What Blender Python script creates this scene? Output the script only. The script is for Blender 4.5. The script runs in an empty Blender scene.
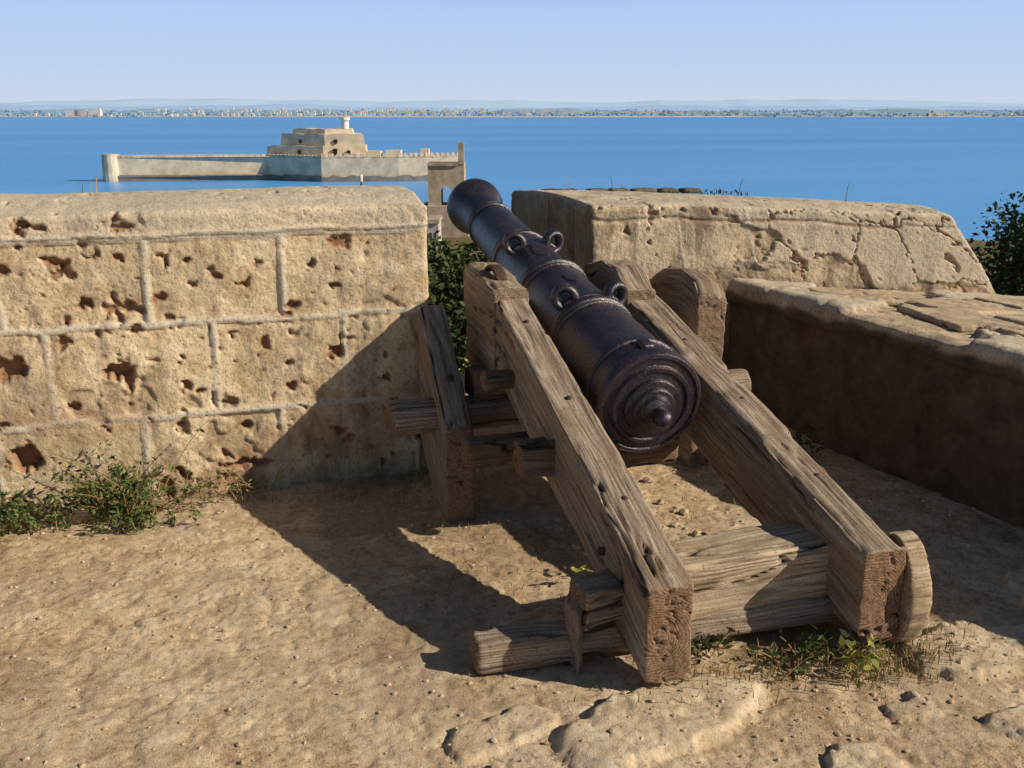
import bpy, math, numpy as np
from mathutils import Vector, Matrix
rng=np.random.default_rng(7)
YAW=math.radians(17); CY,SY=math.cos(YAW),math.sin(YAW)
def R(V):
    V=np.asarray(V,float); o=V.copy(); o[...,0]=V[...,0]*CY+V[...,1]*SY; o[...,1]=-V[...,0]*SY+V[...,1]*CY; return o
# ---------------- noise
def _h(ix,iy,iz,s):
    M=0xffffffff
    h=((ix*0x8da6b343)&M)^((iy*0xd8163841)&M)^((iz*0xcb1ab31f)&M)^((s*0x9e3779b1)&M)
    h=h^(h>>13); h=(h*0x5bd1e995)&M; h=h^(h>>15); h=(h*0x27d4eb2d)&M; h=h^(h>>14)
    return h.astype(np.float64)/4294967295.0
def vn(P,s=0):
    f=np.floor(P); i=f.astype(np.int64); t=P-f; t=t*t*t*(t*(t*6-15)+10)
    i=i+100000; r=0
    for a in (0,1):
        wa=t[:,0] if a else 1-t[:,0]
        for b in (0,1):
            wb=t[:,1] if b else 1-t[:,1]
            for c in (0,1):
                wc=t[:,2] if c else 1-t[:,2]
                r=r+wa*wb*wc*_h(i[:,0]+a,i[:,1]+b,i[:,2]+c,s)
    return r
def fbm(P,o=4,s=0,g=.5):
    P=np.asarray(P,float); r=0; a=1; n=0
    for k in range(o):
        r=r+a*vn(P*(2.03**k)+k*17.3,s+k); n+=a; a*=g
    return r/n
def ss(a,b,x):
    t=np.clip((x-a)/(b-a),0,1); return t*t*(3-2*t)
def vor(x,y,sc,seed):
    X=x*sc+1000; Y=y*sc+1000; ix=np.floor(X).astype(np.int64); iy=np.floor(Y).astype(np.int64); z=ix*0
    f1=np.full(len(X),9.);f2=np.full(len(X),9.);cid=np.zeros(len(X))
    for a in (-1,0,1):
        for b in (-1,0,1):
            cx=ix+a;cy=iy+b; px=cx+_h(cx,cy,z,seed); py=cy+_h(cx,cy,z,seed+1); d=np.hypot(px-X,py-Y); c=_h(cx,cy,z,seed+2)
            m=d<f1; f2=np.where(m,f1,np.minimum(f2,d)); cid=np.where(m,c,cid); f1=np.where(m,d,f1)
    return f1,f2,cid
# ---------------- mesh
def make(name,V,F,mat=None,attrs=None,smooth=True,parent=None):
    V=np.asarray(V,np.float32); F=np.asarray(F,np.int32); k=F.shape[1]
    me=bpy.data.meshes.new(name); me.vertices.add(len(V)); me.vertices.foreach_set('co',V.ravel())
    me.loops.add(F.size); me.loops.foreach_set('vertex_index',F.ravel())
    me.polygons.add(len(F)); me.polygons.foreach_set('loop_start',np.arange(0,F.size,k,dtype=np.int32))
    me.polygons.foreach_set('use_smooth',np.full(len(F),smooth))
    me.update(calc_edges=True)
    for n,a in (attrs or {}).items():
        a=np.asarray(a,np.float32)
        if a.ndim==2:
            me.attributes.new(n,'FLOAT_VECTOR','POINT').data.foreach_set('vector',a.ravel())
        else:
            me.attributes.new(n,'FLOAT','POINT').data.foreach_set('value',a)
    ob=bpy.data.objects.new(name,me); bpy.context.scene.collection.objects.link(ob)
    if mat: me.materials.append(mat)
    if parent: ob.parent=parent
    return ob
def empty(name):
    e=bpy.data.objects.new(name,None); bpy.context.scene.collection.objects.link(e); e.empty_display_size=.2; return e
def rbox(size,seg,r):
    n=[max(1,int(s)) for s in seg]; T=[];Fs=[];off=0
    for ax in range(3):
        a,b=(ax+1)%3,(ax+2)%3
        A,B=np.meshgrid(np.arange(n[a]+1),np.arange(n[b]+1),indexing='ij')
        idx=np.arange(A.size).reshape(A.shape)
        q=np.stack([idx[:-1,:-1],idx[1:,:-1],idx[1:,1:],idx[:-1,1:]],-1).reshape(-1,4)
        for side in (0,1):
            I=np.zeros((A.size,3),np.int64); I[:,a]=A.ravel(); I[:,b]=B.ravel(); I[:,ax]=side*n[ax]
            T.append(I); Fs.append((q if side else q[:,::-1])+off); off+=A.size
    T=np.concatenate(T); F=np.concatenate(Fs)
    key=T[:,0]+(n[0]+1)*(T[:,1]+(n[1]+1)*T[:,2])
    u,fi,inv=np.unique(key,return_index=True,return_inverse=True)
    T=T[fi]; F=inv.ravel()[F]
    h=np.array(size)/2.; p=(T/np.array(n)-.5)*np.array(size)
    q=np.clip(p,-(h-r),h-r); d=p-q; N=d/np.maximum(np.linalg.norm(d,axis=1,keepdims=True),1e-9)
    return q+N*r,N,F
# ---------------- materials
def newmat(name):
    m=bpy.data.materials.new(name); m.use_nodes=True; nt=m.node_tree; b=nt.nodes['Principled BSDF']; return m,nt,b
class NB:
    def __init__(s,nt): s.nt=nt
    def n(s,t,**k):
        x=s.nt.nodes.new(t)
        for a,v in k.items(): setattr(x,a,v)
        return x
    def l(s,a,b): s.nt.links.new(a,b)
    def attr(s,n): return s.n('ShaderNodeAttribute',attribute_name=n)
    def noise(s,vec,scale,detail=4,rough=.55,dist=0):
        x=s.n('ShaderNodeTexNoise'); x.inputs['Scale'].default_value=scale; x.inputs['Detail'].default_value=detail
        x.inputs['Roughness'].default_value=rough; x.inputs['Distortion'].default_value=dist; s.l(vec,x.inputs['Vector']); return x.outputs['Fac']
    def ramp(s,f,stops):
        r=s.n('ShaderNodeValToRGB'); e=r.color_ramp.elements
        while len(e)<len(stops): e.new(.5)
        for el,(p,c) in zip(e,stops): el.position=p; el.color=(*c,1) if len(c)==3 else c
        s.l(f,r.inputs['Fac']); return r.outputs['Color']
    def mix(s,f,a,b,mode='MIX'):
        x=s.n('ShaderNodeMix',data_type='RGBA',blend_type=mode)
        for v,i in ((f,0),(a,6),(b,7)):
            if isinstance(v,(int,float)): x.inputs[i].default_value=v
            elif isinstance(v,tuple): x.inputs[i].default_value=(*v,1)
            else: s.l(v,x.inputs[i])
        return x.outputs[2]
    def math(s,op,a,b=0,c=0):
        x=s.n('ShaderNodeMath',operation=op)
        for i,v in enumerate((a,b,c)):
            if isinstance(v,(int,float)): x.inputs[i].default_value=v
            else: s.l(v,x.inputs[i])
        return x.outputs[0]
    def map(s,vec,scale):
        x=s.n('ShaderNodeMapping'); x.inputs['Scale'].default_value=scale; s.l(vec,x.inputs['Vector']); return x.outputs[0]
    def bump(s,h,strength,dist,prev=None):
        x=s.n('ShaderNodeBump'); x.inputs['Strength'].default_value=strength; x.inputs['Distance'].default_value=dist
        s.l(h,x.inputs['Height'])
        if prev: s.l(prev,x.inputs['Normal'])
        return x.outputs[0]
def stone_mat(name,c1,c2,c3,cavc=(.24,.09,.035),mortc=(.72,.655,.54),fine=75,spots=.6,stain=(.19,.155,.12),stf=.65):
    m,nt,b=newmat(name); k=NB(nt); P=k.n('ShaderNodeTexCoord').outputs['Object']
    big=k.noise(P,1.7,3,.6); mid=k.noise(P,8,5,.7,.3); fn=k.noise(P,fine,4,.75)
    col=k.ramp(mid,[(.34,c1),(.52,c2),(.70,c3)])
    col=k.mix(k.ramp(big,[(.42,(0,0,0)),(.62,(.5,.5,.5))]),col,tuple(x*.68 for x in c2))
    st=k.noise(k.map(P,(3,3,.9)),2.6,5,.78)
    col=k.mix(k.ramp(st,[(.49,(0,0,0)),(.64,(stf,)*3)]),col,stain)
    col=k.mix(k.attr('mort').outputs['Fac'],col,k.mix(mid,mortc,tuple(x*.75 for x in mortc)))
    col=k.mix(k.ramp(fn,[(.37,(spots,)*3),(.47,(0,0,0))]),col,tuple(x*.35 for x in c1))
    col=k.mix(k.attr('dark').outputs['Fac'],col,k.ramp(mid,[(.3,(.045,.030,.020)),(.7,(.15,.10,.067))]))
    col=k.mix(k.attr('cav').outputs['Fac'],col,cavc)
    k.l(col,b.inputs['Base Color']); b.inputs['Roughness'].default_value=.95; b.inputs['Specular IOR Level'].default_value=.15
    n1=k.bump(mid,.5,.02); n2=k.bump(fn,.7,.008,n1); k.l(n2,b.inputs['Normal']); return m
M_wall=stone_mat('limestone_wall',(.50,.36,.205),(.74,.585,.385),(.83,.70,.51))
M_wall2=stone_mat('plastered_stone',(.46,.345,.225),(.70,.56,.385),(.81,.69,.515),stf=.8)
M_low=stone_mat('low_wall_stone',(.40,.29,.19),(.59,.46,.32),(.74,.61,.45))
M_cop=stone_mat('grey_stone',(.09,.08,.065),(.16,.14,.11),(.24,.21,.17))
M_ramp=stone_mat('rampart_stone',(.25,.18,.1),(.35,.26,.16),(.42,.32,.2),fine=20)
def ground_mat():
    m,nt,b=newmat('sandy_ground'); k=NB(nt); P=k.n('ShaderNodeTexCoord').outputs['Object']
    big=k.noise(P,1.3,3,.6,.4); mid=k.noise(P,7,5,.78,.5); fn=k.noise(P,38,5,.8); gr=k.noise(P,210,3,.75)
    col=k.ramp(mid,[(.36,(.41,.275,.16)),(.5,(.60,.44,.275)),(.64,(.74,.585,.40))])
    col=k.mix(k.ramp(big,[(.40,(.65,.65,.65)),(.56,(0,0,0))]),col,(.46,.345,.235))
    col=k.mix(k.ramp(fn,[(.39,(.75,.75,.75)),(.46,(0,0,0))]),col,(.25,.155,.085))
    col=k.mix(k.ramp(fn,[(.54,(0,0,0)),(.66,(.55,.55,.55))]),col,(.82,.69,.51))
    col=k.mix(k.ramp(gr,[(.37,(.7,.7,.7)),(.44,(0,0,0))]),col,(.16,.10,.06))
    col=k.mix(k.ramp(gr,[(.58,(0,0,0)),(.66,(.5,.5,.5))]),col,(.88,.77,.61))
    rc=k.ramp(mid,[(.34,(.46,.35,.23)),(.5,(.66,.53,.37)),(.66,(.80,.68,.51))])
    rc=k.mix(k.ramp(fn,[(.38,(.6,.6,.6)),(.46,(0,0,0))]),rc,(.28,.20,.12))
    col=k.mix(k.attr('rock').outputs['Fac'],col,rc)
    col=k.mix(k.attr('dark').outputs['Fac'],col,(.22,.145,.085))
    k.l(col,b.inputs['Base Color']); b.inputs['Roughness'].default_value=.97; b.inputs['Specular IOR Level'].default_value=.1
    k.l(k.bump(gr,.7,.004,k.bump(fn,.7,.007)),b.inputs['Normal']); return m
M_ground=ground_mat()
def wood_mat(name,dark,midc,light,tint=(.25,.155,.10)):
    m,nt,b=newmat(name); k=NB(nt); P=k.attr('lc').outputs['Vector']
    ws=k.map(P,(5,.9,5)); wn=k.n('ShaderNodeTexNoise'); k.l(ws,wn.inputs['Vector']); wn.inputs['Scale'].default_value=1.2; wn.inputs['Detail'].default_value=2
    sx=k.n('ShaderNodeSeparateXYZ'); k.l(P,sx.inputs[0]); sn=k.n('ShaderNodeSeparateColor'); k.l(wn.outputs['Color'],sn.inputs[0])
    x=k.math('ADD',sx.outputs[0],k.math('MULTIPLY_ADD',sn.outputs[0],.10,-.035)); z=k.math('ADD',sx.outputs[2],k.math('MULTIPLY_ADD',sn.outputs[1],.10,-.07))
    d=k.math('SQRT',k.math('ADD',k.math('MULTIPLY',x,x),k.math('MULTIPLY',z,z)))
    rings=k.math('MULTIPLY_ADD',k.math('SINE',k.math('MULTIPLY',d,700)),.5,.5)
    fib=k.noise(k.map(P,(120,3.5,120)),1,4,.8); fib2=k.noise(k.map(P,(32,1.1,32)),1,5,.75); bl=k.noise(k.map(P,(7,3.,7)),1,5,.7); fine=k.noise(P,110,3,.8)
    g=k.math('ADD',k.math('MULTIPLY',rings,.07),k.math('ADD',k.math('MULTIPLY',fib,.38),k.math('ADD',k.math('MULTIPLY',fib2,.29),k.math('MULTIPLY',bl,.26))))
    col=k.ramp(g,[(.40,dark),(.49,midc),(.59,light)])
    col=k.mix(k.ramp(bl,[(.44,(0,0,0)),(.60,(.65,.65,.65))]),col,k.mix(fib,tuple(t*.5 for t in tint),tint))
    ck=k.ramp(fib2,[(.31,(.9,.9,.9)),(.36,(0,0,0))])
    col=k.mix(ck,col,(.035,.02,.013)); col=k.mix(k.attr('cav').outputs['Fac'],col,(.02,.012,.008))
    col=k.mix(k.ramp(fine,[(.36,(.65,.65,.65)),(.43,(0,0,0))]),col,(.07,.045,.03))
    col=k.mix(k.attr('endg').outputs['Fac'],col,k.ramp(k.math('MULTIPLY_ADD',rings,.12,k.math('MULTIPLY_ADD',bl,.2,k.math('MULTIPLY',fine,.68))),[(.34,(.05,.025,.015)),(.5,(.19,.10,.055)),(.68,(.38,.25,.15))]))
    k.l(col,b.inputs['Base Color']); b.inputs['Roughness'].default_value=.88; b.inputs['Specular IOR Level'].default_value=.2
    k.l(k.bump(fine,.4,.003,k.bump(g,.8,.008,k.bump(fib2,.5,.010))),b.inputs['Normal']); return m
M_wood=wood_mat('weathered_timber',(.12,.085,.060),(.32,.252,.19),(.53,.45,.36))
M_woodd=wood_mat('dark_timber',(.07,.044,.028),(.17,.115,.08),(.30,.22,.16))
M_woodl=wood_mat('pale_timber',(.20,.145,.095),(.48,.38,.27),(.67,.56,.425),(.40,.26,.15))
def metal_mat():
    m,nt,b=newmat('dark_cannon_iron'); k=NB(nt); P=k.n('ShaderNodeTexCoord').outputs['Object']
    a=k.noise(P,7,5,.7,.3); f=k.noise(P,85,4,.8); s=k.noise(k.map(P,(12,12,1.5)),1.6,5,.7)
    col=k.ramp(a,[(.3,(.012,.011,.019)),(.5,(.030,.023,.036)),(.7,(.062,.042,.050))])
    col=k.mix(k.ramp(s,[(.53,(0,0,0)),(.70,(.5,.5,.5))]),col,(.11,.058,.042))
    col=k.mix(k.ramp(f,[(.58,(0,0,0)),(.70,(.5,.5,.5))]),col,(.22,.18,.17))
    k.l(col,b.inputs['Base Color']); b.inputs['Metallic'].default_value=.25; b.inputs['Specular IOR Level'].default_value=1.0
    k.l(k.ramp(f,[(.3,(.20,.20,.20)),(.7,(.44,.44,.44))]),b.inputs['Roughness'])
    k.l(k.bump(f,.5,.005,k.bump(a,.4,.012)),b.inputs['Normal']); return m
M_metal=metal_mat()
def iron_mat():
    m,nt,b=newmat('rusty_iron'); k=NB(nt); P=k.n('ShaderNodeTexCoord').outputs['Object']
    k.l(k.ramp(k.noise(P,60,4),[(.35,(.03,.018,.014)),(.65,(.10,.05,.03))]),b.inputs['Base Color']); b.inputs['Roughness'].default_value=.8; return m
M_iron=iron_mat()
def leaf_mat(name,a,b_,c):
    m,nt,b=newmat(name); k=NB(nt)
    k.l(k.ramp(k.attr('rnd').outputs['Fac'],[(0,a),(.5,b_),(1,c)]),b.inputs['Base Color']); b.inputs['Roughness'].default_value=.65; b.inputs['Specular IOR Level'].default_value=.2; return m
M_leaf=leaf_mat('green_leaves',(.03,.06,.015),(.07,.115,.03),(.15,.18,.05))
M_leafd=leaf_mat('dark_leaves',(.018,.036,.012),(.038,.062,.02),(.09,.11,.035))
M_leafy=leaf_mat('yellow_leaves',(.14,.16,.03),(.26,.26,.05),(.36,.33,.09))
M_dry=leaf_mat('dry_grass',(.22,.15,.06),(.40,.28,.12),(.16,.19,.05))
def flat(name,c1,c2,scale=.3,rough=.9):
    m,nt,b=newmat(name); k=NB(nt); P=k.n('ShaderNodeTexCoord').outputs['Object']
    k.l(k.ramp(k.noise(P,scale,5,.65),[(.35,c1),(.65,c2)]),b.inputs['Base Color']); b.inputs['Roughness'].default_value=rough; b.inputs['Specular IOR Level'].default_value=.1; return m
M_bark=flat('bark',(.08,.055,.035),(.18,.13,.09),12)
# ---------------- ground
def nonuni(a,b,c,d,f,cr):
    return np.unique(np.concatenate([np.arange(a,b,cr),np.arange(b,c,f),np.arange(c,d+1e-6,cr)]))
gx=nonuni(-12,-1.5,3.3,5.1,.0085,.2); gy=nonuni(-9,1.5,4.3,5.9,.0085,.15)
GX,GY=np.meshgrid(gx,gy,indexing='ij'); P=np.stack([GX.ravel(),GY.ravel(),np.zeros(GX.size)],1)
def gheight(P):
    P=np.c_[P[:,:2],np.zeros(len(P))]
    z=(fbm(P*.9,2,3)-.5)*.035+(fbm(P*5,3,9)-.5)*.006
    n1=fbm(P*18,4,12,.65); z=z-.004*ss(.46,.36,n1)+(n1-.5)*.004+(fbm(P*50,2,14)-.5)*.003
    w=P+ (np.stack([fbm(P*5,4,21,.5),fbm(P*5,4,22,.5),np.zeros(len(P))],1)-.5)*.20
    rk=np.zeros(len(P))
    for (cx,cy,rx,ry,h,ang) in [(1.09,2.12,.33,.15,.022,.25),(2.22,2.20,.28,.15,.024,-.2),(2.02,1.86,.12,.08,.018,0),(1.46,1.80,.18,.08,.020,.2),
        (.66,2.24,.17,.09,.010,.4),(2.75,2.45,.22,.14,.018,.3),(2.45,1.9,.16,.13,.02,.3),(-.1,3.1,.22,.12,.003,.1),(1.78,2.02,.09,.05,.012,.1),(.80,1.82,.24,.07,.010,.1)]:
        dx=w[:,0]-cx; dy=w[:,1]-cy; c,s=math.cos(ang),math.sin(ang); u=(dx*c+dy*s)/rx; v=(-dx*s+dy*c)/ry
        e=(np.abs(u)**3.2+np.abs(v)**3.2)**(1/3.2); k=1-ss(.84,1.0,e); z=z+k*h*(.82+.4*fbm(P*9,4,40)); rk=np.maximum(rk,ss(0,.5,k)*min(1,h/.02))
        z=z-.004*ss(1.2,1.02,e)*ss(.96,1.02,e)
    l=fbm(w*1.9,4,50,.55); cr=ss(.50,.515,l); z=z+cr*.003; rk=np.maximum(rk,cr*.3)
    cr=ss(.60,.615,l); z=z+cr*.003; rk=np.maximum(rk,cr*.5)
    z=z+.03*ss(4.0,4.2,P[:,1])*fbm(P*7,3,70)
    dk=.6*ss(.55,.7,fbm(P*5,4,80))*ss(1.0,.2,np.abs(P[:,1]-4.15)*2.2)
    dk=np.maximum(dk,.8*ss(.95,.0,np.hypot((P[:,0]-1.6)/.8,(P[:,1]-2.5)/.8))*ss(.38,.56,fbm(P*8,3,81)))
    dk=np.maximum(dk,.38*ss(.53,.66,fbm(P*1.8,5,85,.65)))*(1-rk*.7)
    return z,rk,dk
z,rk,dk=gheight(P); P[:,2]=z
I=np.arange(GX.size).reshape(GX.shape); F=np.stack([I[:-1,:-1],I[1:,:-1],I[1:,1:],I[:-1,1:]],-1).reshape(-1,4)
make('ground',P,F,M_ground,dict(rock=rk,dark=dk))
V,N,F=rbox((17,14.8,14),(30,30,20),.05); V=V+np.array([-3.45,-1.5,-7.08]); make('rampart',V,F,M_ramp)
# gravel
def icos():
    t=(1+5**.5)/2
    v=np.array([(-1,t,0),(1,t,0),(-1,-t,0),(1,-t,0),(0,-1,t),(0,1,t),(0,-1,-t),(0,1,-t),(t,0,-1),(t,0,1),(-t,0,-1),(-t,0,1)],float); v/=np.linalg.norm(v[0])
    f=np.array([(0,11,5),(0,5,1),(0,1,7),(0,7,10),(0,10,11),(1,5,9),(5,11,4),(11,10,2),(10,7,6),(7,1,8),(3,9,4),(3,4,2),(3,2,6),(3,6,8),(3,8,9),(4,9,5),(2,4,11),(6,2,10),(8,6,7),(9,8,1)])
    return v,f
iv,iF=icos()
n=5200; px=rng.uniform(-1.5,3.0,n); py=rng.uniform(1.5,4.15,n); rr=.0016+.007*rng.random(n)**5
px[:5]=[.60,.9,1.9,2.3,-.4]; py[:5]=[2.08,1.95,2.0,2.6,2.4]; rr[:5]=[.016,.010,.010,.012,.009]
px[5:260]=rng.uniform(1.25,1.8,255); py[5:260]=rng.uniform(2.7,4.2,255); rr[5:260]=.005+.020*rng.random(255)**3
px[260:800]=rng.normal(1.7,.5,540); py[260:800]=rng.normal(2.15,.12,540)
gz,_,_=gheight(np.c_[px,py,py*0])
VV=[];FF=[]
for i in range(n):
    v=iv*(1+.5*(rng.random((12,1))-.5))*rr[i]*np.array([rng.uniform(.8,1.4),rng.uniform(.8,1.3),.7]); VV.append(v+[px[i],py[i],gz[i]+rr[i]*.25]); FF.append(iF+12*i)
make('gravel',np.concatenate(VV),np.concatenate(FF),flat('gravel_stone',(.36,.26,.17),(.68,.56,.41),20),smooth=False)
# ---------------- left parapet
def stone_disp(P,N,seed,amp=1.,pt=.71):
    d=(fbm(P*2.2,3,seed)-.5)*.022*amp+(fbm(P*12,4,seed+5,.6)-.5)*.011*amp+(fbm(P*45,3,seed+9)-.5)*.005
    w=P+(np.stack([fbm(P*16,3,seed+31),fbm(P*16,3,seed+32),fbm(P*16,3,seed+33)],1)-.5)*.06
    a=fbm(w*13,3,seed+11); msk=ss(.50,.62,fbm(P*2.6,2,seed+12)); pit=ss(pt,pt+.05,a+.05*msk-.02)*msk
    a2=fbm(w*36,2,seed+14); pit2=ss(.76,.82,a2)*ss(.45,.65,fbm(P*3,2,seed+15))
    return d-pit*.024-pit2*.010, np.clip(pit*.7+pit2*.5,0,1)
X0,X1=-3.0,.9
V,N,F=rbox((X1-X0,.85,1.28),(500,40,165),.022); V=V+np.array([(X0+X1)/2,4.18+.425,.57])
d,cav=stone_disp(V,N,100)
front=ss(.3,.9,-N[:,1]); x=V[:,0]; zz=V[:,2]
wob=(fbm(V*5,3,7)-.5)*.022; wob2=(fbm(V*5,3,8)-.5)*.022
def line(a,b,w=.013): return 1-ss(w*.8,w*1.15,np.abs(a-b))
mort=np.maximum.reduce([line(zz+wob,.38),line(zz+wob,.765),line(zz+wob,1.115,.017)])
C=[(-.1,.38,[-2.5,-1.95,-1.4,-.85,-.296,.256,.84]),(.38,.765,[-2.3,-1.75,-1.2,-.63,0,.538]),(.765,1.115,[-2.4,-1.85,-1.3,-.77,-.235,.293])]
for a,b,js in C:
    for j in js: mort=np.maximum(mort,line(x+wob2,j)*((zz+wob>a)&(zz+wob<b)))
mort*=front*ss(.20,.30,fbm(V*4.5,3,77))*(.6+.4*ss(.35,.5,fbm(V*13,3,78)))
d=d*(1-.7*mort)+mort*.008; cav=cav*(1-mort)
holes=[(-.75,.25,.06,.05,.07),(-.37,.585,.065,.028,.06),(-.77,.62,.07,.05,.05),(-.553,.44,.02,.02,.03),(.106,.31,.028,.02,.04),(.5,.888,.02,.015,.03),
 (.1,.14,.12,.016,.04),(.53,1.07,.05,.035,.014),(-.65,1.17,.035,.015,.03),(-.2,.86,.03,.02,.025),(-.55,1.02,.04,.02,.02),(.5,.6,.04,.02,.03),(.2,.66,.02,.03,.025),(.03,.95,.03,.02,.02),(-.34,.53,.02,.05,.035),(-.12,.5,.022,.018,.03),(.3,.47,.022,.02,.03),(-.47,.86,.03,.022,.035),(.42,.98,.018,.018,.03),(-.16,.12,.02,.03,.03)]
r2=np.random.default_rng(3)
for i in range(150):
    r=.004+.017*r2.random()**3; holes.append((r2.uniform(-2.5,.85),r2.uniform(.03,1.08),r*r2.uniform(.8,1.9),r*r2.uniform(.6,1.2),r*1.4))
hw=(np.stack([fbm(V*26,3,91,.65),fbm(V*26,3,92,.65)],1)-.5)
hd=np.zeros(len(V)); hc=np.zeros(len(V)); fi=np.where(front>.5)[0]
for hx,hz,rx,rz,dp in holes:
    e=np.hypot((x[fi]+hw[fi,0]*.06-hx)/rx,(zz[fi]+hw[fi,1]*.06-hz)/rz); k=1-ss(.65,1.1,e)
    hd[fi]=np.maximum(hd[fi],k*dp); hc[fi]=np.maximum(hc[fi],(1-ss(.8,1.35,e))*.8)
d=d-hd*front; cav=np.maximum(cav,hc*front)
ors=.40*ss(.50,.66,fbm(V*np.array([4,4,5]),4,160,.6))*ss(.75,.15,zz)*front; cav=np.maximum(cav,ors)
d+=.012*front*ss(1.112,1.125,zz+wob)
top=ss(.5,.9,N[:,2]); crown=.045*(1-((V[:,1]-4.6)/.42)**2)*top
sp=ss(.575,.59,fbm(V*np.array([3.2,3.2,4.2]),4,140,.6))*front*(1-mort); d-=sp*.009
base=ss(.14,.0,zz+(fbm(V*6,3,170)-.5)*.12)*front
V=V+N*d[:,None]; V[:,2]+=crown
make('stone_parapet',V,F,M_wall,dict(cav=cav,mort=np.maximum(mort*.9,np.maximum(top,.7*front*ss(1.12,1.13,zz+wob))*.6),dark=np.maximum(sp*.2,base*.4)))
# ---------------- right parapet (merlon)
L=2.2; V,N,F=rbox((L,1.0,1.3),(330,70,170),.03); Pn=V*1.0+50
d,cav=stone_disp(Pn,N,200,.8,.72); front=ss(.3,.9,-N[:,1])
wx=(fbm(Pn*4,5,3,.65)-.5)*.36; wy=(fbm(Pn*4,5,4,.65)-.5)*.36
f1,f2,cid=vor(V[:,0]+wx,(V[:,2]+wy)*1.15,3.2,11)
reg=ss(-.35,-.25,V[:,0]+wx*.5)
pl=ss(.40,.42,cid); crk=(1-ss(.015,.045,f2-f1))*front*reg
plb=pl*reg*front*ss(.01,.04,f2-f1)
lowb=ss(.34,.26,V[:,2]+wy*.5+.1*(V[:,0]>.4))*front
plb=plb*(1-lowb)
d+=plb*.016-crk*.010-lowb*.010; cav=np.maximum(cav*.8,crk*.7)
s=V[:,0]+L/2; jn=np.maximum(line(s+(fbm(Pn*4,2,5)-.5)*.015,.50,.008),line(s+(fbm(Pn*4,2,5)-.5)*.015,.90,.008))*front*(V[:,2]>-.3)
capm=line(V[:,2]+(fbm(Pn*5,3,6)-.5)*.05,.57,.010)*front; d-=capm*.009; cav=np.maximum(cav,capm*.5*ss(.4,.5,fbm(Pn*4,2,66)))
d+=jn*.002
V=V+N*d[:,None]; t=(V[:,0]+L/2)/L; dep=(V[:,1]+.5); h=(V[:,2]+.65)
topz=np.interp(t,[0,.26,1],[1.11,1.10,1.02]); z=h*(topz+.2)/1.3-.2
xe=4.05+.84*np.clip(topz-z,0,2)
fy=np.interp(t,[0,.26,1],[4.95,4.93,4.74]); dd=np.interp(t,[0,1],[1.05,.55])
xl=1.95-.13*dep
Xw=xl+t*(xe-xl); Yw=fy+dep*dd
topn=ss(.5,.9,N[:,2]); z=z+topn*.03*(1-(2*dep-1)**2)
make('stone_parapet',np.c_[Xw,Yw,z],F,M_wall2,dict(cav=cav,mort=np.clip(jn*.7+plb*.5+topn*.4,0,1),dark=np.maximum(lowb*.38*ss(.4,.6,fbm(Pn*6,3,68)),.45*ss(.3,.9,-N[:,0]))))  # dark: embrasure-side face has its shade put into the colour
# ---------------- low wall right
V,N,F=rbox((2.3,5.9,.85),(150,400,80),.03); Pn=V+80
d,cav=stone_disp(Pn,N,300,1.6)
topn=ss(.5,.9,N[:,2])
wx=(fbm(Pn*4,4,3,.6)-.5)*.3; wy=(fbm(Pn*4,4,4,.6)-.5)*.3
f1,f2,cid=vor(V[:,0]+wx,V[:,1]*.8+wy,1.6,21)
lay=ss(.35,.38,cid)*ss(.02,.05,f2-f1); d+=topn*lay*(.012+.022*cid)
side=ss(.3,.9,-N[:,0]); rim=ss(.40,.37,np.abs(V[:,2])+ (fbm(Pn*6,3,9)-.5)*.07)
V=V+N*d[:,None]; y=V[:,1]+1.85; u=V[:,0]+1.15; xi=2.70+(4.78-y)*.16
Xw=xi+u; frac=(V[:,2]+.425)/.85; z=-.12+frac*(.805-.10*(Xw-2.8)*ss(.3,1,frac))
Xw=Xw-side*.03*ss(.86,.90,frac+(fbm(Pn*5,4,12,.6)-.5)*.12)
make('low_stone_wall',np.c_[Xw,y,z],F,M_low,dict(cav=cav*.6,mort=topn*lay*.5,dark=side*rim*.93))  # dark: inner face carries its shade in the colour, along with staining
slabs=empty('stone_slabs')
for i,(cx,cy,w,dl,th,a) in enumerate([(3.65,4.15,.55,.35,.045,.15),(3.35,3.75,.4,.5,.035,-.1),(3.9,3.7,.6,.4,.05,.3),(3.2,4.35,.45,.3,.03,.05),(3.55,3.3,.5,.4,.04,0),(4.2,4.3,.4,.3,.05,.2)]):
    V,N,F=rbox((w,dl,th),(w/.015,dl/.015,4),.012); d,cav=stone_disp(V+i*7,N,400+i,.8)
    e=(fbm((V+i*9)*7,4,5,.6)-.5)*.30; V=V+N*d[:,None]; V[:,:2]*=(1+e[:,None])
    c,s_=math.cos(a),math.sin(a); xx=V[:,0]*c-V[:,1]*s_; yy=V[:,0]*s_+V[:,1]*c
    z0=.69-.1*(cx-2.8)+.012
    make('slab_%d'%i,np.c_[xx+cx,yy+cy,V[:,2]+z0-.1*xx],F,M_low,dict(cav=cav),parent=slabs)
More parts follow.
